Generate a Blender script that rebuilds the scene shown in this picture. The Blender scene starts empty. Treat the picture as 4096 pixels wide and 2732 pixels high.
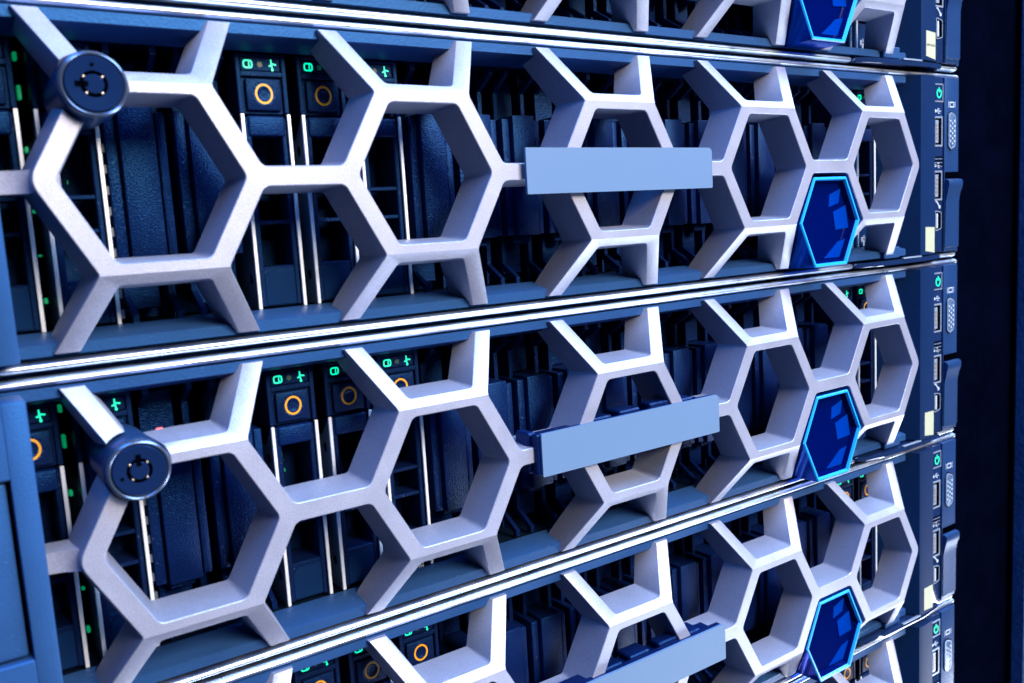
import bpy, bmesh, math, random
from mathutils import Vector, Matrix
from mathutils.geometry import delaunay_2d_cdt

random.seed(7)
sc = bpy.context.scene
COL = sc.collection
MM = 0.001
Z0 = 1.20            # height of the second server's middle above the floor, metres
PITCH = 88.9         # two rack units, mm

# ------------------------------------------------------------------ camera
cam_d = bpy.data.cameras.new('camera')
cam = bpy.data.objects.new('camera', cam_d)
COL.objects.link(cam)
cam_d.sensor_width = 36.0
cam_d.lens = 0.8526 * 36.0
cam_d.clip_start = 0.01
cam_d.clip_end = 50.0
Rw = [(0.82212545, -0.56628009, -0.05862262),
      (-0.1226167, -0.07557209, -0.98957264),
      (0.55594505, 0.82074096, -0.13156513)]   # rows: right, down, forward
r, d, f = (Vector(v) for v in Rw)
m = Matrix(((r.x, -d.x, -f.x), (r.y, -d.y, -f.y), (r.z, -d.z, -f.z))).to_4x4()
m.translation = Vector((-198.74 * MM, -221.23 * MM, Z0 - 16.09 * MM))
cam.matrix_world = m
cam_d.dof.use_dof = True
cam_d.dof.focus_distance = 0.315
cam_d.dof.aperture_fstop = 20.0
sc.camera = cam

# ------------------------------------------------------------------ world, lamps, exposure
w = bpy.data.worlds.new('World')
sc.world = w
w.use_nodes = True
bg = w.node_tree.nodes['Background']
bg.inputs['Color'].default_value = (0.035, 0.17, 0.62, 1)
bg.inputs['Strength'].default_value = 0.08


def area(name, loc, target, sx, sy, power, color):
    l = bpy.data.lights.new(name, 'AREA')
    l.shape = 'RECTANGLE'
    l.size, l.size_y = sx, sy
    l.energy = power
    l.color = color
    o = bpy.data.objects.new(name, l)
    COL.objects.link(o)
    o.location = loc
    dirv = Vector(target) - Vector(loc)
    o.rotation_euler = dirv.to_track_quat('-Z', 'Y').to_euler()
    return o


WARM = (1.0, 0.76, 0.54)
COOL = (0.52, 0.74, 1.0)
area('aisle_lamp', (0.50, -2.05, Z0 + 1.05), (0.05, 0.0, Z0), 1.1, 0.7, 205, WARM)
area('ceiling_lamp', (0.85, -0.42, Z0 + 1.12), (0.20, 0.0, Z0), 1.9, 0.6, 104, COOL)
area('floor_bounce_fill', (1.30, -0.52, Z0 - 1.25), (0.10, 0.0, Z0 - 0.05), 1.2, 0.5, 46, (0.85, 0.88, 0.95))  # stands in for light bounced up off the floor, no real lamp
area('blue_fill', (-0.50, -0.35, Z0 + 1.10), (0.0, 0.0, Z0), 0.7, 0.4, 19, (0.04, 0.32, 1.0))  # added blue fill from upper left, tints the shaded cell walls

vs = sc.view_settings
vs.view_transform = 'Standard'
vs.look = 'None'
vs.exposure = 0.0
vs.gamma = 1.0
vs.use_curve_mapping = False


# ------------------------------------------------------------------ materials
def mat(name, base, rough=0.5, metal=0.0, grain=0.0, gscale=900.0, var=0.0, spec=0.5, coat=0.0,
        emit=None, estr=0.0, flake=0.0, dust=0.0, rvar=0.0, stint=None):
    if not emit:
        base = tuple(min(0.95, c * 0.8) for c in base)
    mt = bpy.data.materials.new(name)
    mt.use_nodes = True
    nt = mt.node_tree
    b = nt.nodes['Principled BSDF']
    b.inputs['Base Color'].default_value = (*base, 1)
    b.inputs['Roughness'].default_value = rough
    b.inputs['Metallic'].default_value = metal
    b.inputs['Specular IOR Level'].default_value = spec
    b.inputs['Coat Weight'].default_value = coat
    if stint:
        b.inputs['Specular Tint'].default_value = (*stint, 1)
    if emit:
        b.inputs['Emission Color'].default_value = (*emit, 1)
        b.inputs['Emission Strength'].default_value = estr
    tc = nt.nodes.new('ShaderNodeTexCoord')

    def noise(scale, detail=2.0, rough_=0.5):
        n = nt.nodes.new('ShaderNodeTexNoise')
        n.inputs['Scale'].default_value = scale
        n.inputs['Detail'].default_value = detail
        n.inputs['Roughness'].default_value = rough_
        nt.links.new(tc.outputs['Object'], n.inputs['Vector'])
        return n
    col = None
    if var > 0 or flake > 0 or dust > 0:
        n = noise(55.0, 5.0, 0.6)
        rp = nt.nodes.new('ShaderNodeMapRange')
        rp.inputs['From Min'].default_value = 0.3
        rp.inputs['From Max'].default_value = 0.7
        rp.inputs['To Min'].default_value = 1.0 - var
        rp.inputs['To Max'].default_value = 1.0 + var
        nt.links.new(n.outputs['Fac'], rp.inputs['Value'])
        last = rp.outputs['Result']
        if flake > 0:
            n2 = noise(2600.0, 1.0)
            r2 = nt.nodes.new('ShaderNodeMapRange')
            r2.inputs['From Min'].default_value = 0.3
            r2.inputs['From Max'].default_value = 0.7
            r2.inputs['To Min'].default_value = 1.0 - flake
            r2.inputs['To Max'].default_value = 1.0 + flake
            nt.links.new(n2.outputs['Fac'], r2.inputs['Value'])
            mu = nt.nodes.new('ShaderNodeMath')
            mu.operation = 'MULTIPLY'
            nt.links.new(last, mu.inputs[0])
            nt.links.new(r2.outputs['Result'], mu.inputs[1])
            last = mu.outputs[0]
        vm = nt.nodes.new('ShaderNodeVectorMath')
        vm.operation = 'SCALE'
        vm.inputs[0].default_value = base
        nt.links.new(last, vm.inputs['Scale'])
        col = vm.outputs['Vector']
        if dust > 0:
            n3 = noise(1100.0, 1.0)
            r3 = nt.nodes.new('ShaderNodeMapRange')
            r3.inputs['From Min'].default_value = 0.735
            r3.inputs['From Max'].default_value = 0.80
            r3.inputs['To Min'].default_value = 0.0
            r3.inputs['To Max'].default_value = dust
            nt.links.new(n3.outputs['Fac'], r3.inputs['Value'])
            mx = nt.nodes.new('ShaderNodeMix')
            mx.data_type = 'RGBA'
            nt.links.new(r3.outputs['Result'], mx.inputs['Factor'])
            nt.links.new(col, mx.inputs[6])
            mx.inputs[7].default_value = (0.16, 0.26, 0.46, 1)
            col = mx.outputs[2]
        nt.links.new(col, b.inputs['Base Color'])
    if rvar > 0:
        n4 = noise(90.0, 4.0, 0.65)
        r4 = nt.nodes.new('ShaderNodeMapRange')
        r4.inputs['From Min'].default_value = 0.3
        r4.inputs['From Max'].default_value = 0.7
        r4.inputs['To Min'].default_value = max(0.02, rough - rvar)
        r4.inputs['To Max'].default_value = rough + rvar
        nt.links.new(n4.outputs['Fac'], r4.inputs['Value'])
        nt.links.new(r4.outputs['Result'], b.inputs['Roughness'])
    if grain > 0:
        ng = noise(gscale, 2.0)
        bp = nt.nodes.new('ShaderNodeBump')
        bp.inputs['Strength'].default_value = grain
        bp.inputs['Distance'].default_value = 0.0004
        nt.links.new(ng.outputs['Fac'], bp.inputs['Height'])
        nt.links.new(bp.outputs['Normal'], b.inputs['Normal'])
    return mt


M = {}
M['silver'] = mat('silver paint', (0.225, 0.276, 0.44), 0.44, 0.45, grain=0.22, gscale=3000, var=0.08, flake=0.15, rvar=0.06)
M['trim'] = mat('polished trim', (0.75, 0.92, 1.18), 0.34, 1.0, var=0.06, rvar=0.07)
M['frame'] = mat('steel blue plastic', (0.0115, 0.043, 0.155), 0.45, 0.0, grain=0.25, gscale=1500, var=0.10, dust=0.25, stint=(0.05, 0.33, 1.0))
M['cap'] = mat('end cap plastic', (0.013, 0.049, 0.17), 0.5, 0.0, grain=0.2, gscale=1500, var=0.08, dust=0.12, stint=(0.05, 0.33, 1.0))
M['black'] = mat('black plastic', (0.0014, 0.0066, 0.050), 0.30, 0.0, grain=0.6, gscale=2200, var=0.2, dust=0.12, spec=0.3, stint=(0.05, 0.33, 1.0))
M['carrier'] = mat('carrier plastic', (0.0022, 0.0078, 0.045), 0.36, 0.0, grain=0.4, gscale=2600, var=0.15, dust=0.2, spec=0.2, stint=(0.05, 0.33, 1.0))
M['dark'] = mat('dark cage', (0.002, 0.004, 0.012), 0.6, 0.0, var=0.2, stint=(0.05, 0.33, 1.0))
M['metal'] = mat('bare steel', (0.56, 0.70, 0.95), 0.40, 0.35, var=0.14, rvar=0.12)
M['springs'] = mat('contact springs', (0.045, 0.07, 0.13), 0.45, 0.1, var=0.15)
M['steelside'] = mat('rail steel', (0.20, 0.32, 0.52), 0.35, 0.8, var=0.12)
M['orange'] = mat('orange print', (0.46, 0.24, 0.004), 0.5, var=0.05)
M['green'] = mat('green light', (0.0, 0.3, 0.2), 0.5, emit=(0.0, 1.0, 0.55), estr=1.1)
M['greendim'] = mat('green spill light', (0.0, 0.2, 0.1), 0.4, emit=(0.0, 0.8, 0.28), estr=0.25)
M['greenfaint'] = mat('faint green light', (0.0, 0.008, 0.012), 0.5, emit=(0.0, 0.6, 0.4), estr=0.06)
M['badge'] = mat('deep blue resin', (0.0, 0.0025, 0.06), 0.10, 0.0, spec=0.015, stint=(0.0, 0.15, 1.0))
M['badgereflection'] = mat('painted blue reflection', (0.0, 0.022, 0.24), 0.35, 0.0, grain=0.2, gscale=2500, flake=0.25, spec=0.0)  # lighter blue for the reflections modelled in the badge window
M['badgeback'] = mat('deep blue plastic', (0.0, 0.06, 0.50), 0.12, 0.6, coat=0.0, stint=(0.05, 0.33, 1.0))
M['badgerim'] = mat('bright blue plastic', (0.012, 0.30, 0.95), 0.22, 0.0, coat=0.4)
M['plate'] = mat('pale blue plate', (0.064, 0.136, 0.285), 0.6, 0.0, var=0.015, spec=0.2)
M['lockface'] = mat('lock face', (0.003, 0.011, 0.05), 0.2, 0.0, var=0.06, spec=0.05, stint=(0.05, 0.33, 1.0))
M['lockring'] = mat('lock ring', (0.10, 0.15, 0.27), 0.24, 0.8)
M['lockbody'] = mat('lock body', (0.012, 0.04, 0.13), 0.35, 0.2, stint=(0.05, 0.33, 1.0))
M['hole'] = mat('keyhole', (0.0004, 0.0006, 0.002), 0.7, spec=0.0)
M['brass'] = mat('key pins', (0.30, 0.30, 0.33), 0.35, 0.6)
M['gloss'] = mat('gloss panel', (0.006, 0.018, 0.075), 0.10, 0.0, coat=0.8, var=0.1, stint=(0.05, 0.33, 1.0))
M['satin'] = mat('satin ear', (0.006, 0.024, 0.095), 0.42, 0.0, grain=0.3, gscale=1300, var=0.1, stint=(0.05, 0.33, 1.0))
M['endblock'] = mat('end block plastic', (0.0025, 0.013, 0.06), 0.5, 0.0, grain=0.15, gscale=1300, var=0.1, dust=0.08, spec=0.1, stint=(0.05, 0.33, 1.0))
M['sticker'] = mat('cream sticker', (0.235, 0.285, 0.235), 0.65, var=0.04)
M['ink'] = mat('grey ink', (0.09, 0.11, 0.11), 0.7)
M['white'] = mat('white print', (0.28, 0.38, 0.56), 0.5)
M['vgaface'] = mat('connector face', (0.05, 0.11, 0.24), 0.35, 0.3)
M['tin'] = mat('connector tin', (0.26, 0.36, 0.56), 0.34, 0.55)
M['post'] = mat('rack post coat', (0.0003, 0.0008, 0.0045), 0.7, 0.0, grain=0.4, gscale=700, var=0.3, spec=0.0, stint=(0.05, 0.33, 1.0))
M['door'] = mat('rack door coat', (0.03, 0.075, 0.19), 0.5, 0.0, grain=0.9, gscale=420, var=0.25, flake=0.5, stint=(0.05, 0.33, 1.0))
M['pink'] = mat('pink wire', (0.8, 0.12, 0.16), 0.4)


# ------------------------------------------------------------------ mesh helpers (mm in, metres out)
def link(name, bm, material, parent=None, loc=(0, 0, 0), smooth=35.0):
    bmesh.ops.recalc_face_normals(bm, faces=bm.faces[:])
    if smooth:
        a = math.radians(smooth)
        for fc in bm.faces:
            fc.smooth = True
        for e in bm.edges:
            if len(e.link_faces) == 2:
                e.smooth = e.calc_face_angle(0.0) < a
            else:
                e.smooth = False
    for v in bm.verts:
        v.co *= MM
    me = bpy.data.meshes.new(name)
    bm.to_mesh(me)
    bm.free()
    mats = material if isinstance(material, list) else [material]
    for mm_ in mats:
        me.materials.append(mm_)
    o = bpy.data.objects.new(name, me)
    COL.objects.link(o)
    o.location = Vector(loc) * MM
    if parent:
        o.parent = parent
    return o


def box(bm, x0, x1, y0, y1, z0, z1, bev=0.0, mi=0, seg=1):
    res = bmesh.ops.create_cube(bm, size=1.0)
    vs_ = res['verts']
    for v in vs_:
        v.co = Vector(((x0 + x1) / 2 + v.co.x * (x1 - x0), (y0 + y1) / 2 + v.co.y * (y1 - y0), (z0 + z1) / 2 + v.co.z * (z1 - z0)))
    fs = set(fc for v in vs_ for fc in v.link_faces)
    for fc in fs:
        fc.material_index = mi
    if bev > 0:
        es = list(set(e for v in vs_ for e in v.link_edges))
        bmesh.ops.bevel(bm, geom=es, offset=bev, segments=seg, affect='EDGES', profile=0.5, clamp_overlap=True, material=mi)


def prism(bm, pts, axis, a, b, mi=0, bev=0.0):
    """extrude 2-D polygon pts along axis from a to b; axis 'x': pts=(y,z); 'y': pts=(x,z); 'z': pts=(x,y)"""
    def P3(p, t):
        if axis == 'x':
            return Vector((t, p[0], p[1]))
        if axis == 'y':
            return Vector((p[0], t, p[1]))
        return Vector((p[0], p[1], t))
    A = [bm.verts.new(P3(p, a)) for p in pts]
    B = [bm.verts.new(P3(p, b)) for p in pts]
    n = len(pts)
    fs = [bm.faces.new(A), bm.faces.new(B)]
    for i in range(n):
        fs.append(bm.faces.new((A[i], A[(i + 1) % n], B[(i + 1) % n], B[i])))
    for fc in fs:
        fc.material_index = mi
    if bev > 0:
        es = list(set(e for v in A for e in v.link_edges if len(e.link_faces) == 2))
        es = [e for e in es if all(v in A for v in e.verts)]
        bmesh.ops.bevel(bm, geom=es, offset=bev, segments=2, affect='EDGES', profile=0.5, clamp_overlap=True)
    return fs


def lathe_y(bm, prof, cx, cz, seg=48, mi=0):
    """prof: list of (radius, y)"""
    rings = []
    for (rr, yy) in prof:
        if rr <= 1e-6:
            rings.append([bm.verts.new((cx, yy, cz))])
        else:
            rings.append([bm.verts.new((cx + rr * math.cos(2 * math.pi * i / seg), yy, cz + rr * math.sin(2 * math.pi * i / seg))) for i in range(seg)])
    for A, B in zip(rings, rings[1:]):
        for i in range(seg):
            j = (i + 1) % seg
            if len(A) == 1 and len(B) == 1:
                continue
            if len(A) == 1:
                fc = bm.faces.new((A[0], B[i], B[j]))
            elif len(B) == 1:
                fc = bm.faces.new((A[i], B[0], A[j]))
            else:
                fc = bm.faces.new((A[i], B[i], B[j], A[j]))
            fc.material_index = mi


def rod_x(bm, x0, x1, yc, zc, ry, rz, cap0=True, cap1=True, seg=28):
    n = 7
    st = []
    if cap0:
        for i in range(1, n):
            t = i / n * math.pi / 2
            st.append((x0 + ry * (1 - math.cos(t)), math.sin(t)))
        st.append((x0 + ry, 1.0))
    else:
        st.append((x0, 1.0))
    if cap1:
        st.append((x1 - ry, 1.0))
        for i in range(n - 1, 0, -1):
            t = i / n * math.pi / 2
            st.append((x1 - ry * (1 - math.cos(t)), math.sin(t)))
    else:
        st.append((x1, 1.0))
    rings = []
    for x, s in st:
        rings.append([bm.verts.new((x, yc + ry * s * math.cos(2 * math.pi * i / seg), zc + rz * s * math.sin(2 * math.pi * i / seg))) for i in range(seg)])
    for A, B in zip(rings, rings[1:]):
        for i in range(seg):
            j = (i + 1) % seg
            bm.faces.new((A[i], A[j], B[j], B[i]))
    bm.faces.new(rings[0])
    bm.faces.new(rings[-1])


def stroke(bm, pts, y, wid, th, closed=False):
    """flat ribbon drawn along 2-D points (x,z) standing at y, facing -y, with thickness th"""
    n = len(pts)
    P = [Vector(p) for p in pts]
    L, R = [], []
    for i in range(n):
        if closed:
            a, b_ = P[i - 1], P[(i + 1) % n]
            d1 = (P[i] - a).normalized()
            d2 = (b_ - P[i]).normalized()
        else:
            d1 = (P[i] - P[i - 1]).normalized() if i > 0 else (P[1] - P[0]).normalized()
            d2 = (P[i + 1] - P[i]).normalized() if i < n - 1 else d1
        n1 = Vector((-d1.y, d1.x))
        n2 = Vector((-d2.y, d2.x))
        nn = (n1 + n2)
        if nn.length < 1e-5:
            nn = n1
        nn.normalize()
        k = wid / 2 / max(0.45, nn.dot(n1))
        L.append(P[i] + nn * k)
        R.append(P[i] - nn * k)
    vl = [bm.verts.new((p.x, y, p.y)) for p in L]
    vr = [bm.verts.new((p.x, y, p.y)) for p in R]
    vl2 = [bm.verts.new((p.x, y + th, p.y)) for p in L]
    vr2 = [bm.verts.new((p.x, y + th, p.y)) for p in R]
    rng = range(n) if closed else range(n - 1)
    for i in rng:
        j = (i + 1) % n
        bm.faces.new((vl[i], vl[j], vr[j], vr[i]))
        bm.faces.new((vl[i], vl2[i], vl2[j], vl[j]))
        bm.faces.new((vr[i], vr[j], vr2[j], vr2[i]))


def circ(cx, cz, rx, rz, n=24, a0=0.0, a1=2 * math.pi):
    full = abs(a1 - a0 - 2 * math.pi) < 1e-6
    m_ = n if full else n + 1
    return [(cx + rx * math.cos(a0 + (a1 - a0) * i / n), cz + rz * math.sin(a0 + (a1 - a0) * i / n)) for i in range(m_)]


def text_obj(name, body, size, loc, rot, material, parent, bold=0.0):
    c = bpy.data.curves.new(name, 'FONT')
    c.body = body
    c.size = size * MM
    c.extrude = 0.00003
    c.offset = bold * MM
    t = bpy.data.objects.new(name, c)
    COL.objects.link(t)
    bpy.context.view_layer.update()
    dg = bpy.context.evaluated_depsgraph_get()
    me = bpy.data.meshes.new_from_object(t.evaluated_get(dg))
    bpy.data.objects.remove(t)
    bpy.data.curves.remove(c)
    me.name = name
    me.materials.clear()
    me.materials.append(material)
    o = bpy.data.objects.new(name, me)
    COL.objects.link(o)
    o.location = Vector(loc) * MM
    o.rotation_euler = rot
    o.parent = parent
    return o


def empty(name, loc, label, cat, group=None):
    o = bpy.data.objects.new(name, None)
    o.empty_display_size = 0.02
    COL.objects.link(o)
    o.location = loc
    o['label'] = label
    o['category'] = cat
    if group:
        o['group'] = group
    return o


def dup(root, loc, label, group=None):
    def cp(o, par):
        c = o.copy()
        COL.objects.link(c)
        if par:
            c.parent = par
        for ch in list(o.children):
            cp(ch, c)
        return c
    c = cp(root, None)
    c.location = loc
    c['label'] = label
    if group:
        c['group'] = group
    return c


# ------------------------------------------------------------------ 2-D outlines for the honeycomb
P_, NX, VX, CZ, ZT = 73.96, 12.3, 24.5, 22.2, 40.2
SL = (VX - NX) / CZ
BW = 5.0


def offset_poly(pts, ds):
    """pts counter-clockwise, ds[i] = inward distance of the edge i -> i+1"""
    n = len(pts)
    lines = []
    for i in range(n):
        a, b_ = Vector(pts[i]), Vector(pts[(i + 1) % n])
        dd = (b_ - a).normalized()
        nn = Vector((-dd.y, dd.x))
        lines.append((a + nn * ds[i], dd))
    out = []
    for i in range(n):
        p1, d1 = lines[i - 1]
        p2, d2 = lines[i]
        cr = d1.x * d2.y - d1.y * d2.x
        t = ((p2.x - p1.x) * d2.y - (p2.y - p1.y) * d2.x) / cr
        out.append(p1 + d1 * t)
    return out


def fillet(pts, rs, n=6):
    out = []
    m_ = len(pts)
    for i in range(m_):
        p = pts[i]
        rr = rs[i]
        if rr <= 0:
            out.append((p.x, p.y))
            continue
        u = (pts[i - 1] - p).normalized()
        v = (pts[(i + 1) % m_] - p).normalized()
        ang = u.angle(v)
        t = rr / math.tan(ang / 2)
        c = p + (u + v).normalized() * (rr / math.sin(ang / 2))
        a = p + u * t
        b_ = p + v * t
        va, vb = a - c, b_ - c
        a0 = math.atan2(va.y, va.x)
        a1 = math.atan2(vb.y, vb.x)
        da = (a1 - a0 + math.pi) % (2 * math.pi) - math.pi
        for k in range(n + 1):
            q = a0 + da * k / n
            out.append((c.x + rr * math.cos(q), c.y + rr * math.sin(q)))
    return out


def subdivide(pts, step=6.0):
    out = []
    n = len(pts)
    for i in range(n):
        a, b_ = Vector(pts[i]), Vector(pts[(i + 1) % n])
        k = max(1, int((b_ - a).length // step))
        for j in range(k):
            q = a + (b_ - a) * j / k
            out.append((q.x, q.y))
    return out


def in_poly(p, poly):
    x, y = p
    c = False
    n = len(poly)
    j = n - 1
    for i in range(n):
        xi, yi = poly[i]
        xj, yj = poly[j]
        if (yi > y) != (yj > y) and x < (xj - xi) * (y - yi) / (yj - yi) + xi:
            c = not c
        j = i
    return c


def make_cells():
    h = BW / 2
    ZE = ZT + 6
    s = (ZE - CZ) * SL
    cells = []
    for k in range(-2, 3):
        cx = k * P_
        hexa = [(VX, 0), (NX, CZ), (-NX, CZ), (-VX, 0), (-NX, -CZ), (NX, -CZ)]
        pts = offset_poly([(x + cx, z) for x, z in hexa], [h] * 6)
        cells.append(fillet(pts, [2.4] * 6))
        for sg in (1, -1):
            tr = [(-NX, CZ), (NX, CZ), (NX + s, ZE), (-NX - s, ZE)]
            ds = [h, h, 0, h]
            rs = [1.9, 1.9, 0, 0]
            if sg < 0:
                tr = [(x, -z) for x, z in tr][::-1]
                # edges after reversal: (TL->TR top) first
                ds = [0, h, h, h]
                rs = [0, 0, 1.9, 1.9]
            pts = offset_poly([(x + cx, z) for x, z in tr], ds)
            cells.append(fillet(pts, rs))
    for k in range(-2, 2):
        cx = k * P_
        for sg in (1, -1):
            hx = [(VX, 0), (P_ - VX, 0), (P_ - NX, CZ), (P_ - NX - s, ZE), (NX + s, ZE), (NX, CZ)]
            ds = [h, h, h, 0, h, h]
            rs = [2.6, 2.6, 1.6, 0, 0, 1.6]
            if sg < 0:
                hx = [(x, -z) for x, z in hx][::-1]
                ds = [h, h, 0, h, h, h]
                ds = [h, 0, h, h, h, h]
                # reversed vertex order: 5,4,3,2,1,0 -> edges (5-4),(4-3),(3-2),(2-1),(1-0),(0-5)
                rs = [1.6, 0, 0, 1.6, 2.6, 2.6]
            pts = offset_poly([(x + cx, z) for x, z in hx], ds)
            cells.append(fillet(pts, rs))
    for sg in (1, -1):
        cx = 2 * P_ * sg
        far = cx + sg * 70
        ho = 2.3
        pl = [(cx + sg * (NX + s), -ZE), (far, -ZE), (far, ZE), (cx + sg * (NX + s), ZE), (cx + sg * NX, CZ), (cx + sg * VX, 0), (cx + sg * NX, -CZ)]
        ds = [0, 0, 0, h, ho, ho, h]
        rs = [0, 0, 0, 0, 1.2, 5.5, 1.2]
        if sg < 0:
            pl = pl[::-1]
            ds = [ho, ho, h, 0, 0, 0, h]
            rs = [1.2, 5.5, 1.2, 0, 0, 0, 0]
        cells.append(fillet(offset_poly(pl, ds), rs))
    return cells


LOCK = (-160.1, 20.6)


def make_lattice():
    cells = [subdivide(c, 9.0) for c in make_cells()]
    lockc = circ(LOCK[0], LOCK[1], 8.1, 8.1, 40)
    polys = cells + [lockc]
    X0, X1 = -2 * P_ - 45, 2 * P_ + 45
    rect = [(X0, -ZT), (X1, -ZT), (X1, ZT), (X0, ZT)]
    verts, edges = [], []
    for pl in polys + [rect]:
        o = len(verts)
        verts += [Vector(p) for p in pl]
        edges += [(o + i, o + (i + 1) % len(pl)) for i in range(len(pl))]
    for zc in (CZ, -CZ):
        o = len(verts)
        verts += [Vector((X0, zc)), Vector((X1, zc))]
        edges.append((o, o + 1))
    V, E, F, _, _, _ = delaunay_2d_cdt(verts, edges, [], 0, 1e-4)
    keep = []
    for fc in F:
        cx = sum(V[i].x for i in fc) / 3
        cz = sum(V[i].y for i in fc) / 3
        if abs(cz) > ZT or not (X0 < cx < X1):
            continue
        if any(in_poly((cx, cz), p) for p in polys):
            continue
        a, b_, c = (V[i] for i in fc)
        ar = (b_ - a).cross(c - a)
        keep.append(fc if ar > 0 else fc[::-1])
    # directed boundary edges
    cnt = {}
    for fc in keep:
        for i in range(3):
            e = (fc[i], fc[(i + 1) % 3])
            cnt[e] = cnt.get(e, 0) + 1
    bnd = [e for e in cnt if (e[1], e[0]) not in cnt]
    nrm = {}
    for a, b_ in bnd:
        dd = (V[b_] - V[a])
        if dd.length < 1e-6:
            continue
        dd.normalize()
        nn = Vector((dd.y, -dd.x))      # outward (material on the left)
        if abs(abs(V[a].y) - ZT) < 0.02 and abs(abs(V[b_].y) - ZT) < 0.02:
            continue                    # arm end cut: no draft
        for i in (a, b_):
            nrm.setdefault(i, []).append(nn)
    for i in nrm:
        s = Vector((0, 0))
        for n in nrm[i]:
            s += n
        n0 = nrm[i][0]
        s.normalize()
        k = 1.0 / max(0.6, s.dot(n0))
        s = s * k
        if abs(abs(V[i].y) - ZT) < 0.02:
            s = Vector((s.x / max(0.5, abs(s.x)) if False else s.x, 0))
        nrm[i] = s

    def yf(z):
        return max(0.0, abs(z) - CZ) * 12.0 / (ZT - CZ)

    def yb(z):
        return 13.5 + 0.75 * yf(z)
    BV = 0.22
    DR = 1.3
    bm = bmesh.new()
    used = sorted(set(i for fc in keep for i in fc))
    fv, mv, bv = {}, {}, {}
    for i in used:
        p = V[i]
        n = nrm.get(i)
        q = p - n * BV if n is not None else p
        fv[i] = bm.verts.new((q.x, yf(p.y), q.y))
        t = p + n * DR if n is not None else p
        bv[i] = bm.verts.new((t.x, yb(p.y), t.y))
        if any(True for _ in (0,)) and n is not None:
            mv[i] = bm.verts.new((p.x, yf(p.y) + BV, p.y))
    for fc in keep:
        bm.faces.new([fv[i] for i in fc])
        bm.faces.new([bv[i] for i in fc][::-1])
    for a, b_ in bnd:
        if a in mv and b_ in mv and not (abs(abs(V[a].y) - ZT) < 0.02 and abs(abs(V[b_].y) - ZT) < 0.02):
            bm.faces.new((fv[a], fv[b_], mv[b_], mv[a]))
            bm.faces.new((mv[a], mv[b_], bv[b_], bv[a]))
        else:
            loop = [fv[a], fv[b_]]
            if b_ in mv:
                loop.append(mv[b_])
            loop += [bv[b_], bv[a]]
            if a in mv:
                loop.append(mv[a])
            bm.faces.new(loop)
    return bm


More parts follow.
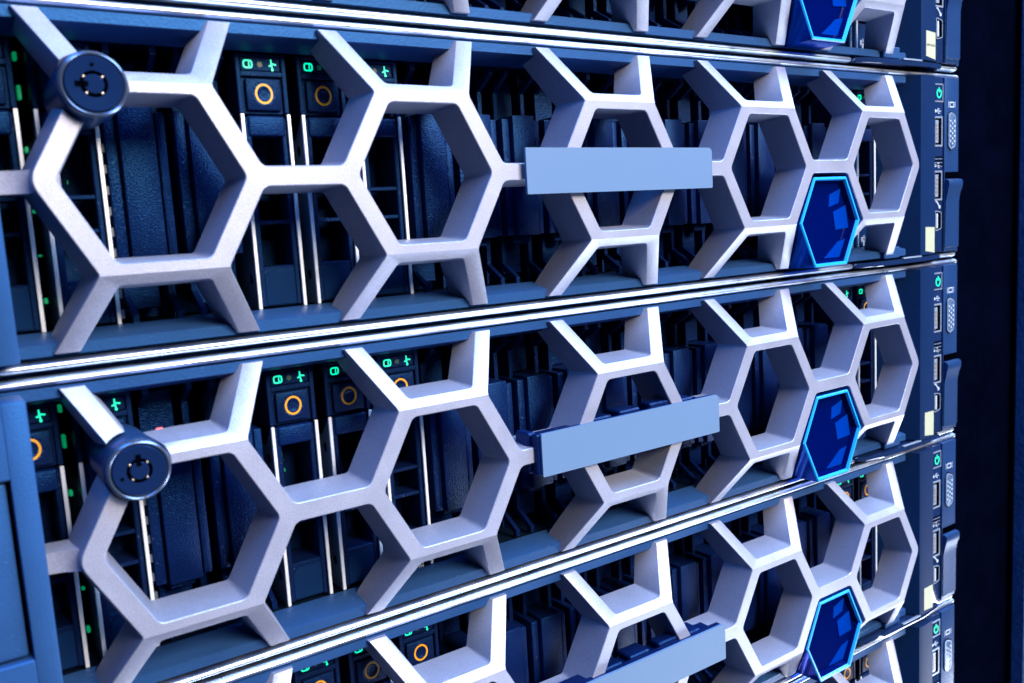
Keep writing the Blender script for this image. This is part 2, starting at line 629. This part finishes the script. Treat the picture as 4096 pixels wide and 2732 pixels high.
# ------------------------------------------------------------------ bezel (built once at the second server)
def build_bezel():
    root = empty('server_bezel', (0, 0, Z0), 'x', 'server bezel', 'honeycomb bezels on the stacked servers')
    # frame: top and bottom bands, sloped inside, and a back lip
    bm = bmesh.new()
    XL, XR = -222.0, 186.0
    for s in (1, -1):
        prof = [(13.6, 40.75), (13.6, 38.0), (14.0, 37.7), (23.2, 35.6), (23.2, 43.9), (22.6, 43.9), (22.6, 40.75)]
        prism(bm, [(y, z * s) for y, z in prof], 'x', XL, XR)
    # step blocks at the right corner
    box(bm, 166, 178, 11.5, 21, -41.2, -36.2, 0.3)
    link('frame', bm, M['frame'], root)
    link('honeycomb_grille', make_lattice(), M['silver'], root)
    # rods
    bm = bmesh.new()
    rod_x(bm, -226, 231, 15.0, 42.25, 2.2, 1.22)
    link('trim_rod', bm, M['trim'], root)
    bm = bmesh.new()
    rod_x(bm, -226, 145.5, 15.0, -42.95, 2.2, 1.22)
    link('trim_rod', bm, M['trim'], root)
    # pull tab under the right corner
    bm = bmesh.new()
    prism(bm, [(146.5, 17), (147.5, 13.5), (151, 11.5), (163, 10.0), (196, 9.4), (211, 11.0), (213, 17)], 'z', -44.1, -41.9, bev=0.5)
    tab = link('pull_tab', bm, M['gloss'], root)
    bm = bmesh.new()
    box(bm, 177, 192, 9.0, 10.2, -41.85, -41.3, 0.1)
    link('tab_lip', bm, M['tin'], tab)
    # left end cap with a sunk lever panel
    bm = bmesh.new()
    bevx = 0.6
    box(bm, -232, -210, 0, 24, -40.4, 40.4, 0.5)
    box(bm, -186.3, -181.2, 0, 24, -40.4, 40.4, 0.5, seg=2)
    box(bm, -210.2, -186.1, 0.02, 24, 22.8, 40.38, 0.4)
    box(bm, -210.2, -186.1, 0.02, 24, -40.38, -19.6, 0.4)
    cap = link('end_cap', bm, M['cap'], root)
    bm = bmesh.new()
    box(bm, -210, -187.2, 1.6, 20, -19.0, 22.2, 0.8, seg=3)
    link('lever_panel', bm, M['cap'], cap)
    # short bar between the grille and the end cap
    bm = bmesh.new()
    pl = [(-168.5, 1.2), (-172.2, 1.5), (-174.2, 3.6), (-177.5, 5.8), (-184, 6.6), (-184, 15), (-168.5, 13)]
    prism(bm, pl, 'z', -2.6, 2.6, bev=0.3)
    link('side_bar', bm, M['silver'], root)
    # right end block
    bm = bmesh.new()
    prism(bm, [(178.0, 30), (191.0, 9.2), (193.6, 8.6), (203.2, 9.4), (203.2, 30)], 'z', -41.2, 41.2)
    link('end_block', bm, M['endblock'], root)
    # blue badge
    cx, cz = 110.9, -22.2
    outer = [(19.5, 0), (10.4, 18.0), (-10.4, 18.0), (-19.5, 0), (-10.4, -18.0), (10.4, -18.0)]
    outer = [Vector((cx + x, cz + z)) for x, z in outer]
    inner = offset_poly(outer, [1.0] * 6)
    deep = offset_poly(outer, [1.45] * 6)
    bm = bmesh.new()
    back = offset_poly(outer, [-0.4] * 6)
    A = [bm.verts.new((p.x, 0.5, p.y)) for p in outer]
    B = [bm.verts.new((p.x, 14.5, p.y)) for p in back]
    for i in range(6):
        bm.faces.new((A[i], A[(i + 1) % 6], B[(i + 1) % 6], B[i]))
    bm.faces.new(B)
    bdg = link('badge', bm, M['badgeback'], root)
    bm = bmesh.new()
    A = [bm.verts.new((p.x, 0.5, p.y)) for p in outer]
    A2 = [bm.verts.new((p.x, 0.0, p.y)) for p in offset_poly(outer, [0.35] * 6)]
    B = [bm.verts.new((p.x, 0.0, p.y)) for p in inner]
    C = [bm.verts.new((p.x, 1.0, p.y)) for p in deep]
    for i in range(6):
        j = (i + 1) % 6
        bm.faces.new((A[i], A[j], A2[j], A2[i]))
        bm.faces.new((A2[i], A2[j], B[j], B[i]))
        bm.faces.new((B[i], B[j], C[j], C[i]))
    link('badge_rim', bm, M['badgerim'], bdg, smooth=20)
    bm = bmesh.new()
    C = [bm.verts.new((p.x, 1.0, p.y)) for p in deep]
    D = [bm.verts.new((p.x, 3.0, p.y)) for p in offset_poly(outer, [2.6] * 6)]
    for i in range(6):
        j = (i + 1) % 6
        bm.faces.new((C[i], C[j], D[j], D[i]))
    bm.faces.new(D)
    link('badge_window', bm, M['badge'], bdg, smooth=10)
    bm = bmesh.new()  # lighter blue quads imitate room reflections in the badge window
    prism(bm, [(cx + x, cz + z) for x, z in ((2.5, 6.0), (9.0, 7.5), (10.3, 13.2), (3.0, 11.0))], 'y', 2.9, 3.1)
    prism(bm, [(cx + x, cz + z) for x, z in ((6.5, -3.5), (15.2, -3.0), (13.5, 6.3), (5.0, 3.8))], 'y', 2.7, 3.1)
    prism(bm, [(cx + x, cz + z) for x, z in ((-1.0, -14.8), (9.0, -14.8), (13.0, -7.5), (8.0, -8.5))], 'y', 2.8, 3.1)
    link('badge_reflections', bm, M['badgereflection'], bdg, smooth=0)
    # name plate and the carrier behind it
    bm = bmesh.new()
    prism(bm, fillet([Vector(p) for p in [(-41.6, -7.0), (39.4, -7.0), (39.4, 7.0), (-41.6, 7.0)]], [0.3, 0.5, 1.6, 0.5], 5), 'y', -2.6, -1.6)
    link('name_plate', bm, M['plate'], root)
    # sticker at the right foot of the end block
    bm = bmesh.new()
    prism(bm, [(194.0, -39.4), (202.9, -40.6), (202.9, -28.6), (194.0, -28.2)], 'y', 8.45, 8.6)
    # lay it on the face (it rises to y=9.4 on the right)
    for v in bm.verts:
        v.co.y += (v.co.x - 193.6) / 9.6 * 0.8
    link('sticker', bm, M['sticker'], root)
    return root


def build_plate_carrier(root):
    bm = bmesh.new()
    box(bm, -42.9, 39.0, -1.55, 1.5, -6.6, 6.6, 0.4)
    box(bm, -44.0, -40.5, 1.5, 9.0, -6.4, 6.9, 0.6)
    box(bm, -40.5, 36.0, 1.5, 7.0, -5.0, 5.6, 0.4)
    for i, x in enumerate((-19, -6, 8, 20)):
        box(bm, x, x + 9.5, 0.5, 6.0 + (i % 2) * 2, 5.2, 7.4 + (i % 3) * 0.4, 0.5)
    link('plate_carrier', bm, M['black'], root)


def build_lock(parent, turn):
    cx, cz = LOCK
    bm = bmesh.new()
    lathe_y(bm, [(7.1, -3.3), (7.45, -2.6), (7.45, -0.2), (7.3, 21.0), (0, 21.0)], cx, cz, 56)
    lk = link('lock', bm, M['lockbody'], parent)
    bm = bmesh.new()
    lathe_y(bm, [(6.2, -3.6), (6.4, -4.25), (6.7, -4.4), (7.1, -4.2), (7.35, -3.6), (7.35, -2.4), (7.0, -2.0)], cx, cz, 56)
    link('lock_ring', bm, M['lockring'], lk, smooth=50)
    bm = bmesh.new()
    lathe_y(bm, [(2.95, -3.2), (2.95, -4.35), (5.85, -4.45), (6.2, -4.1), (6.25, -3.4)], cx, cz, 56)
    link('lock_face', bm, M['lockface'], lk, smooth=30)
    bm = bmesh.new()
    lathe_y(bm, [(0, -3.55), (3.0, -3.55), (3.0, -3.2)], cx, cz, 40)
    ca, sa = math.cos(turn), math.sin(turn)

    def R(x, z):
        return (cx + x * ca - z * sa, cz + x * sa + z * ca)
    # notch in the pin wheel and pip on the face; local +z is the notch direction
    prism(bm, [R(-0.55, 1.2), R(0.55, 1.2), R(0.55, 3.9), R(-0.55, 3.9)], 'y', -4.62, -4.2)
    link('keyhole', bm, M['hole'], lk)
    bm = bmesh.new()
    lathe_y(bm, [(2.15, -3.5), (2.15, -4.3), (1.95, -4.45), (0, -4.45)], cx, cz, 40)
    link('lock_core', bm, M['lockface'], lk, smooth=30)
    bm = bmesh.new()
    for q in (40, 140, 230, 310):
        a = math.radians(q)
        lathe_y(bm, [(0, -4.2), (0.27, -4.1), (0.32, -3.5)], cx + 2.55 * math.cos(a), cz + 2.55 * math.sin(a), 12)
    link('key_pins', bm, M['brass'], lk)
    bm = bmesh.new()
    a = turn + math.pi / 2 - (math.pi / 2 if abs(turn) > 0.1 else -math.pi * 0.6)
    px, pz = cx + 4.2 * math.cos(a), cz + 4.2 * math.sin(a)
    lathe_y(bm, [(0, -4.5), (0.42, -4.5), (0.42, -4.3)], px, pz, 14)
    link('lock_mark', bm, M['hole'], lk)
    return lk


# ------------------------------------------------------------------ server chassis with its right ear
def build_server():
    root = empty('rack_server', (0, 0, Z0), 'x', 'server', 'servers stacked in the rack')
    bm = bmesh.new()
    box(bm, -245, 190, 24.5, 300, 36.6, 43.6, 0.3)      # top sheet
    box(bm, -245, 190, 24.5, 300, -43.6, -36.6, 0.3)    # bottom sheet
    box(bm, -250, -245.1, 24, 300, -43.5, 43.5)
    box(bm, 184, 190, 24.8, 300, -36.6, 36.6)
    box(bm, -245, 184, 95, 97, -36.6, 36.6)
    link('chassis', bm, M['dark'], root)
    # ear
    bm = bmesh.new()
    y = 11.0
    box(bm, 214.2, 226.6, y, 30, -41.0, 41.3, 0.35, seg=2)
    box(bm, 227.0, 228.4, y + 1.2, 30, -41.6, 41.6, 0.2)
    link('ear_plate', bm, M['satin'], root)
    bm = bmesh.new()
    box(bm, 203.6, 213.9, y + 0.6, 30, -41.0, 41.2, 0.5, seg=2)
    pan = link('control_panel', bm, M['gloss'], root)
    # ledge of chrome at the panel's left foot
    bm = bmesh.new()
    box(bm, 203.3, 203.9, y - 0.3, 20, -41.0, 40.6, 0.2)
    link('panel_edge', bm, M['tin'], root)
    # lower rod piece on the ear
    bm = bmesh.new()
    rod_x(bm, 211.5, 229.0, 15.0, -42.95, 2.6, 1.25)
    link('trim_rod', bm, M['trim'], root)
    # power button
    yb_ = y + 0.55
    bm = bmesh.new()
    fr = [(206.1, 37.9), (213.0, 37.9), (213.0, 30.0), (206.1, 30.0)]
    stroke(bm, fr, yb_ - 0.35, 0.45, 0.5, closed=True)
    link('button_surround', bm, M['tin'], root)
    bm = bmesh.new()
    box(bm, 206.5, 212.6, yb_ - 0.3, yb_ + 1, 30.4, 37.5, 0.25)
    pb = link('power_button', bm, M['gloss'], root)
    bm = bmesh.new()
    stroke(bm, circ(209.6, 33.7, 1.75, 1.95, 24, math.radians(120), math.radians(420)), yb_ - 0.45, 0.5, 0.1)
    stroke(bm, [(209.6, 34.2), (209.6, 36.4)], yb_ - 0.45, 0.5, 0.1)
    link('power_symbol', bm, M['green'], pb)

    def usb(zc):
        bm = bmesh.new()
        box(bm, 205.6, 212.6, yb_ - 0.12, yb_ + 0.6, zc - 7.0, zc + 7.0, 0.15)
        u = link('usb_port', bm, M['hole'], root)
        bm = bmesh.new()
        stroke(bm, [(205.9, zc + 6.6), (212.2, zc + 6.6), (212.2, zc - 6.6), (205.9, zc - 6.6)], yb_ - 0.42, 0.75, 0.4, closed=True)
        link('usb_shell', bm, M['tin'], u)
        bm = bmesh.new()
        box(bm, 206.7, 209.3, yb_ - 0.36, yb_, zc - 5.2, zc + 5.2, 0.1)
        link('usb_tongue', bm, M['tin'], u)
        bm = bmesh.new()
        for q in (-2.9, -0.9, 1.1, 3.0):
            box(bm, 207.2, 208.9, yb_ - 0.55, yb_ - 0.2, zc + q - 0.7, zc + q + 0.5, 0.05)
        link('usb_contact', bm, M['brass'], u)
        # trident mark
        bm = bmesh.new()
        z = zc + 9.5
        stroke(bm, [(207.0, z), (211.6, z)], yb_ - 0.1, 0.4, 0.06)
        stroke(bm, [(208.2, z), (209.4, z + 1.0), (210.4, z + 1.0)], yb_ - 0.1, 0.35, 0.06)
        stroke(bm, [(208.8, z), (209.8, z - 1.0), (210.8, z - 1.0)], yb_ - 0.1, 0.35, 0.06)
        lathe_y(bm, [(0, yb_ - 0.12), (0.75, yb_ - 0.12), (0.75, yb_)], 207.0, z, 14)
        link('usb_mark', bm, M['white'], root)
    usb(16.1)
    usb(-9.2)
    # micro usb
    bm = bmesh.new()
    prism(bm, fillet([Vector(p) for p in [(207.2, -30.6), (212.2, -29.6), (212.2, -22.0), (207.2, -21.0)]], [0.8] * 4, 3), 'y', yb_ - 0.12, yb_ + 0.5)
    mu = link('micro_usb_port', bm, M['hole'], root)
    bm = bmesh.new()
    stroke(bm, fillet([Vector(p) for p in [(207.2, -30.6), (212.2, -29.6), (212.2, -22.0), (207.2, -21.0)]], [0.8] * 4, 3), yb_ - 0.35, 0.35, 0.3, closed=True)
    link('usb_shell', bm, M['tin'], mu)
    bm = bmesh.new()
    box(bm, 208.0, 209.3, yb_ - 0.35, yb_, -29.4, -22.4, 0.2)
    link('usb_tongue', bm, M['white'], mu)
    bm = bmesh.new()
    a_, b_ = Vector((208.2, -16.3)), Vector((211.0, -19.3))
    stroke(bm, [a_, b_], yb_ - 0.1, 0.65, 0.06)
    for p in (a_, b_):
        lathe_y(bm, [(0, yb_ - 0.12), (0.8, yb_ - 0.12), (0.8, yb_)], p.x, p.y, 12)
    link('wrench_mark', bm, M['white'], root)
    # vents
    bm = bmesh.new()
    for i in range(5):
        for k in range(3):
            x = 205.4 + i * 1.65
            z = 4.6 - k * 1.75
            box(bm, x, x + 1.05, yb_ - 0.12, yb_ + 0.3, z - 0.95, z, 0)
    link('vent_holes', bm, M['hole'], root)
    bm = bmesh.new()
    for k in range(3):
        z = 4.6 - k * 1.75
        box(bm, 205.3, 213.1, yb_ - 0.10, yb_ + 0.3, z - 1.35, z - 1.1, 0)
    link('vent_ribs', bm, M['tin'], root)
    # vga
    yv = y - 0.05
    d_ = [Vector(p) for p in [(216.4, 24.2), (216.4, 9.2), (219.0, 7.2), (222.6, 8.6), (223.4, 10.6), (223.4, 22.6), (222.6, 24.2), (219.0, 25.6)]]
    bm = bmesh.new()
    prism(bm, fillet(d_, [0.9] * 8, 3), 'y', yv - 0.15, yv + 0.5)
    vg = link('vga_port', bm, M['hole'], root)
    bm = bmesh.new()
    inn = offset_poly(d_, [0.85] * 8)
    prism(bm, fillet([Vector((p.x - 0.3, p.y)) for p in inn], [0.8] * 8, 3), 'y', yv - 0.6, yv, bev=0.2)
    shell = link('vga_face', bm, M['vgaface'], vg)
    bm = bmesh.new()
    stroke(bm, fillet([Vector((p.x - 0.3, p.y)) for p in offset_poly(d_, [0.7] * 8)], [0.9] * 8, 3), yv - 0.75, 0.55, 0.5, closed=True)
    link('vga_shell', bm, M['tin'], vg)
    bm = bmesh.new()
    for c_, x in enumerate((218.0, 219.8, 221.6)):
        for q in range(5):
            lathe_y(bm, [(0, yv - 0.85), (0.5, yv - 0.8), (0.5, yv - 0.5)], x, 21.0 - q * 2.35 - (1.1 if c_ == 1 else 0), 10)
    link('vga_pins', bm, M['white'], vg)
    bm = bmesh.new()
    stroke(bm, [(218.6, 29.8), (221.8, 29.8), (221.8, 27.7), (218.6, 27.7)], yv - 0.08, 0.5, 0.06, closed=True)
    stroke(bm, [(217.4, 30.2), (217.4, 27.3)], yv - 0.08, 0.35, 0.06)
    stroke(bm, [(223.0, 30.2), (223.0, 27.3)], yv - 0.08, 0.35, 0.06)
    link('screen_mark', bm, M['white'], root)
    # rack latch
    bm = bmesh.new()
    box(bm, 214.6, 226.2, y - 0.08, y + 0.5, -6.2, -2.9, 0)
    link('latch_slot', bm, M['hole'], root)
    bm = bmesh.new()
    prof = [(y + 1, -6.0), (y - 2.0, -6.6), (y - 2.5, -8.0), (y - 2.2, -10.4), (y - 1.2, -13.0), (y - 0.6, -17.0), (y - 0.5, -39.0), (y + 1, -39.6)]
    prism(bm, prof, 'x', 214.6, 226.4, bev=0.3)
    link('latch_lever', bm, M['satin'], root)
    return root


# ------------------------------------------------------------------ drives and blanks (local origin: left edge of the slot, y of the front face)
SLOT = 17.64
XA = -118.7


def slot_x(j):
    return XA + SLOT * j + (2.2 if j <= -3 else 0.0)


def build_drive():
    root = empty('hard_drive', (0, 0, Z0), 'x', 'hard drive', 'hot swap drives behind the bezels')
    bm = bmesh.new()
    Wd = 14.3
    # carrier face: frame around the led panel and the button, side frames, cross bars, label foot
    box(bm, 0, Wd, 1.4, 60, 19.0, 35.4, 0.2)
    box(bm, 0, 1.3, 0.2, 3, 19.2, 35.4, 0.2)
    box(bm, Wd - 1.3, Wd, 0.2, 3, 19.2, 35.4, 0.2)
    box(bm, 1.2, Wd - 1.2, 0.2, 3, 29.2, 30.6, 0.15)
    box(bm, 1.2, Wd - 1.2, 0.2, 3, 34.6, 35.4, 0.15)
    box(bm, 1.1, 2.9, 0.6, 14, -35.2, 18.2, 0.3)
    box(bm, Wd - 2.6, Wd - 1.1, 0.6, 14, -35.2, 18.2, 0.3)
    for z in (-2.6, -11.2):
        box(bm, 2.8, Wd - 2.5, 1.2, 10, z - 0.55, z + 0.55, 0.15)
    box(bm, 1.2, Wd - 1.2, 1.0, 14, -35.2, -23.6, 0.35)
    box(bm, 1.0, Wd - 1.0, 14, 60, -35, 18.5)
    link('carrier', bm, M['carrier'], root)
    bm = bmesh.new()
    box(bm, 2.0, Wd - 1.6, 0.0, 9, 12.8, 18.5, 0.7, seg=3)
    link('handle', bm, M['black'], root)
    bm = bmesh.new()
    box(bm, 1.5, Wd - 1.5, 0.6, 2, 30.7, 34.5, 0.25)
    lp = link('light_panel', bm, M['carrier'], root)
    # disk mark
    bm = bmesh.new()
    x, z = 3.6, 32.5
    pl = fillet([Vector(p) for p in [(x - 1.15, z - 0.95), (x + 1.15, z - 0.95), (x + 1.15, z + 0.95), (x - 1.15, z + 0.95)]], [0.55] * 4, 4)
    stroke(bm, pl, 0.5, 0.42, 0.1, closed=True)
    stroke(bm, circ(x + 0.72, z, 0.42, 0.9, 14, math.radians(90), math.radians(270)), 0.49, 0.32, 0.1)
    link('disk_mark', bm, M['green'], lp)
    bm = bmesh.new()
    x = 10.4
    stroke(bm, [(x - 0.9, 32.2), (x - 0.35, 32.2), (x - 0.1, 32.75), (x - 0.1, 34.0)], 0.5, 0.38, 0.1)
    stroke(bm, [(x - 0.1, 33.6), (x + 0.15, 31.0)], 0.49, 0.38, 0.1)
    stroke(bm, [(x - 0.4, 32.35), (x + 0.4, 32.75), (x + 1.3, 32.55)], 0.48, 0.42, 0.1)
    lathe_y(bm, [(0, 0.47), (0.36, 0.48), (0.36, 0.58)], x + 0.15, 31.15, 12)
    link('activity_mark', bm, M['green'], lp)
    bm = bmesh.new()
    lathe_y(bm, [(0, 0.52), (0.75, 0.52), (0.75, 0.6)], 7.0, 32.5, 18)
    link('warning_light', bm, M['greenfaint'], lp)
    bm = bmesh.new()
    box(bm, 2.3, Wd - 2.1, -0.1, 2, 19.9, 28.6, 0.5, seg=2)
    rb = link('release_button', bm, M['carrier'], root)
    bm = bmesh.new()
    n = 40
    stroke(bm, circ(7.25, 24.4, 2.25, 2.5, n), -0.22, 0.62, 0.15, closed=True)
    link('button_ring', bm, M['orange'], rb)
    bm = bmesh.new()
    lathe_y(bm, [(0, -0.02), (1.2, -0.12), (1.9, -0.3)], 7.25, 24.4, 30)
    lathe_y(bm, [(2.6, -0.16), (3.3, -0.2), (3.5, -0.05)], 7.25, 24.4, 30)
    link('button_dish', bm, M['black'], rb)
    for x0 in (0.0, Wd - 1.05):
        bm = bmesh.new()
        box(bm, x0, x0 + 1.0, -0.5, 0.35, -35.6, 18.9, 0.12)
        ra = link('side_rail', bm, M['metal'], root)
        bm = bmesh.new()
        sx = x0 - 0.02 if x0 == 0 else x0 + 0.6
        prism(bm, [(0.3, -35.5), (0.3, 18.6), (6, 12.5), (55, 12.5), (55, -35.5)], 'x', sx, sx + 0.4)
        link('rail_side', bm, M['steelside'], ra)
        if x0 == 0:
            for z in (9.0, -27.0):
                bm = bmesh.new()
                st_ = circ(4.0, z, 1.0, 1.5, 16)
                prism(bm, st_, 'x', sx - 0.05, sx + 0.02)
                link('rail_hole', bm, M['hole'], ra)
    bm = bmesh.new()
    prism(bm, fillet([Vector(p) for p in [(2.9, -34.6), (11.6, -34.6), (11.6, -25.0), (4.2, -25.0), (2.9, -26.6)]], [0.4] * 5, 3), 'y', 0.75, 1.2)
    link('label_plate', bm, M['endblock'], root)
    # specks of light deep in the carrier
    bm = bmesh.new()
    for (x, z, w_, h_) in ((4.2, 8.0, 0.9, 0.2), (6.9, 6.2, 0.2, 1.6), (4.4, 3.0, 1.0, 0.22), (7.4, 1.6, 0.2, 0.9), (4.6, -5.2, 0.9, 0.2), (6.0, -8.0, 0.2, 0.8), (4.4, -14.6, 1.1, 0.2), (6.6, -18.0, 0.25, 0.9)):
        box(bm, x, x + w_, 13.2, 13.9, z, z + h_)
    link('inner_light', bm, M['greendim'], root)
    return root


def build_blank():
    root = empty('drive_blank', (0, 0, Z0), 'x', 'drive blank', 'black drive blanks behind the bezels')
    bm = bmesh.new()
    # back wall and the four thin fins that kink forward at their ends
    box(bm, 0.1, 17.4, 20.5, 60, -36, 36)
    box(bm, 3.6, 11.6, 11.5, 21, 20.6, 33.0, 0.3)
    box(bm, 3.6, 11.6, 11.5, 21, -33.0, -20.6, 0.3)
    for x in (2.0, 13.4):
        for s in (1, -1):
            prof = [(9.0, 16.0), (9.0, 29.0), (1.2, 33.6), (1.2, 35.8), (3.0, 36.0), (3.4, 34.4), (12.0, 30.2), (20.6, 30.2), (20.6, 16.0)]
            prism(bm, [(yy, zz * s) for yy, zz in prof], 'x', x, x + 1.5)
    box(bm, 15.4, 16.2, 13, 21, -36, 36)
    link('housing', bm, M['black'], root)
    bm = bmesh.new()
    # centre block: left ridge, panel, right ridge
    box(bm, 0.1, 2.9, 1.6, 20, -19.6, 19.4, 0.35, seg=2)
    box(bm, 3.4, 12.3, 0.0, 20, -19.8, 20.4, 0.4, seg=2)
    box(bm, 13.0, 15.3, 1.4, 20, -19.4, 19.0, 0.4, seg=2)
    box(bm, 0.2, 15.2, 3.4, 20, -19.4, 18.8, 0)
    box(bm, 4.2, 11.0, 4.5, 14, -22.6, -19.9, 0.3)
    link('centre_block', bm, M['black'], root)
    return root


# ------------------------------------------------------------------ assemble
Rm = [Vector(v) for v in Rw]
CAM = Vector((-198.74, -221.23, -16.09))


def project(x, y, z):
    q = Vector((x, y, z)) - CAM
    u, v, t = (rr.dot(q) for rr in Rm)
    if t <= 1:
        return None
    F_ = 0.8526
    return (0.5 + F_ * u / t, 0.5 + F_ * 4096 * v / t / 2732)


def seen(x0, x1, y, z0, z1):
    for i in range(5):
        for k in range(9):
            p = project(x0 + (x1 - x0) * i / 4, y, z0 + (z1 - z0) * k / 8)
            if p and -0.01 < p[0] < 1.01 and -0.01 < p[1] < 1.01:
                return True
    return False


ROWS = {1: ('top server', 'the topmost server, cut by the upper edge'),
        2: ('second server', 'the second server from the top'),
        3: ('third server', 'the third server from the top'),
        4: ('fourth server', 'the fourth server from the top'),
        5: ('bottom server', 'the lowest server, at the bottom right corner')}


def base(s):
    return Z0 - (s - 2) * PITCH * MM


bz = build_bezel()
sv = build_server()
bez, srv = {2: bz}, {2: sv}
for s in (1, 3, 4, 5):
    bez[s] = dup(bz, (0, 0, base(s)), 'x')
    srv[s] = dup(sv, (0, 0, base(s)), 'x')
BL = {1: 'silver honeycomb bezel cut off by the upper edge of the photo, with lettered cream sticker',
      2: 'whole silver honeycomb bezel second from the top, its round lock with keyhole notch pointing left',
      3: 'silver honeycomb bezel third from the top, its round lock with keyhole notch pointing up',
      4: 'silver honeycomb bezel fourth from the top, running off the lower edge of the photo',
      5: 'silver honeycomb bezel of which only a corner shows at the bottom right'}
SL_ = {1: 'topmost server in the rack, only its ear foot with micro usb and latch showing',
       2: 'server second from the top, its ear with green power button and both usb ports whole',
       3: 'server third from the top, its ear between two yellowish stickers',
       4: 'server fourth from the top, its ear just above the lowest green power button',
       5: 'lowest server, its ear cut off by the lower edge of the photo'}
for s in bez:
    bez[s]['label'] = BL[s]
    srv[s]['label'] = SL_[s]
build_lock(bez[2], math.pi / 2)
for s in (1, 3, 4, 5):
    build_lock(bez[s], 0.0)
for s in (3, 4):
    build_plate_carrier(bez[s])
# lettering on the top sticker
for s in (1,):
    t = text_obj('sticker_text', 'NDP WHOST7', 1.35, (194.5, 8.44, -34.9), (math.radians(90), 0, math.radians(4.8)), M['ink'], bez[s])

drv = build_drive()
blk = build_blank()
YD = 24.0
DR = {1: [15, 16], 2: [-5, -4, -3, 0, 1, 2, 15, 16], 3: [-5, -4, -3, 0, 1, 2, 15, 16], 4: [-3, 0, 1, 2, 15, 16], 5: [15, 16]}
POS_D = {-5: 'behind the left end cap', -4: 'leftmost in view, beside the left end cap', -3: 'behind the round lock',
         0: 'left of the pair seen between the first two honeycombs', 1: 'right of the pair seen between the first two honeycombs',
         2: 'seen through the second honeycomb', 15: 'last but one on the right', 16: 'last on the right by the end block'}
ORD = ['first', 'second', 'third', 'fourth', 'fifth', 'sixth', 'seventh', 'eighth', 'ninth', 'tenth', 'eleventh', 'twelfth', 'thirteenth', 'fourteenth', 'fifteenth']
firstd = firstb = True
for s in (1, 2, 3, 4, 5):
    zb = -(s - 2) * PITCH
    nb = 0
    for j in range(-5, 17):
        x = slot_x(j)
        if not seen(x, x + 15, YD, zb - 35, zb + 35):
            continue
        isd = j in DR[s] or (j <= -3)
        loc = (x * MM, YD * MM, base(s))
        if isd:
            lab = 'black drive in the %s, %s' % (ROWS[s][0], POS_D.get(j, 'far left'))
            if s in (1, 5):
                lab = 'black drive in the %s, %s' % (ROWS[s][0], POS_D.get(j, 'far left'))
            if firstd:
                o = drv
                o.location = loc
                o['label'] = lab
                firstd = False
            else:
                o = dup(drv, loc, lab)
            if j == 16 and s in (1, 2):
                for body, dx, dz, sz in (('800GB', 9.6, -28.2, 2.2), ('SAS', 7.6, -31.2, 1.5), ('12 Gbps', 6.0, -30.2, 1.5), ('SSD', 4.4, -31.0, 1.5)):
                    text_obj('label_text', body, sz, (dx, 0.66, dz), (math.radians(90), math.radians(90), 0), M['white'], o, 0.03)
            if j == 2 and s == 3:
                text_obj('label_text', '800GB', 2.4, (9.4, 0.66, -30.0), (math.radians(90), math.radians(90), 0), M['white'], o, 0.03)
        else:
            lab = 'black ribbed drive blank in the %s, %s blank from the left in its row' % (ROWS[s][0], ORD[nb])
            nb += 1
            if firstb:
                o = blk
                o.location = loc
                o['label'] = lab
                firstb = False
            else:
                o = dup(blk, loc, lab)

# green light pipes and toothed spring strips beside the left drives
for s in (2, 3):
    bm = bmesh.new()
    gx = slot_x(-3) - 2.0
    for (z0, z1) in ((31.5, 33.5), (22, 25.5), (9, 10.5), (-6, -5), (-17, -16.4), (-29, -27.5)):
        box(bm, gx - 0.3, gx + 0.6, YD + 6, YD + 8, z0, z1, 0.2)
    link('light_pipe', bm, M['greendim'], srv[s])
    bm = bmesh.new()
    tx = slot_x(-3) + 14.6
    for q in range(9):
        z = 11 - q * 5.4
        box(bm, tx, tx + 1.1, YD + 2.6, YD + 3.4, z - 2.3, z, 0.1)
    link('spring_strip', bm, M['springs'], srv[s])
bm = bmesh.new()
rod_x(bm, -150.8, -148.6, 20.5, 24.6, 0.6, 0.6)
link('pink_tip', bm, M['pink'], bez[3])

# ------------------------------------------------------------------ rack cabinet beside the servers
rk = empty('rack_cabinet', (0.24, 0, 0), 'black rack cabinet post and speckled door edge along the right side', 'rack cabinet')
def rk_part(name, bm, mtl):
    return link(name, bm, mtl, rk, loc=(-240, 0, 0))
bm = bmesh.new()
box(bm, 229.5, 330, 27, 60, 500, 1700, 1.0)
rk_part('rack_post', bm, M['post'])
bm = bmesh.new()
box(bm, 313.0, 353, 16, 24.5, 500, 1700, 1.0)
rk_part('door_edge', bm, M['door'])
bm = bmesh.new()
box(bm, -300, -252, 27, 60, 500, 1700, 1.0)
rk_part('rack_post', bm, M['post'])
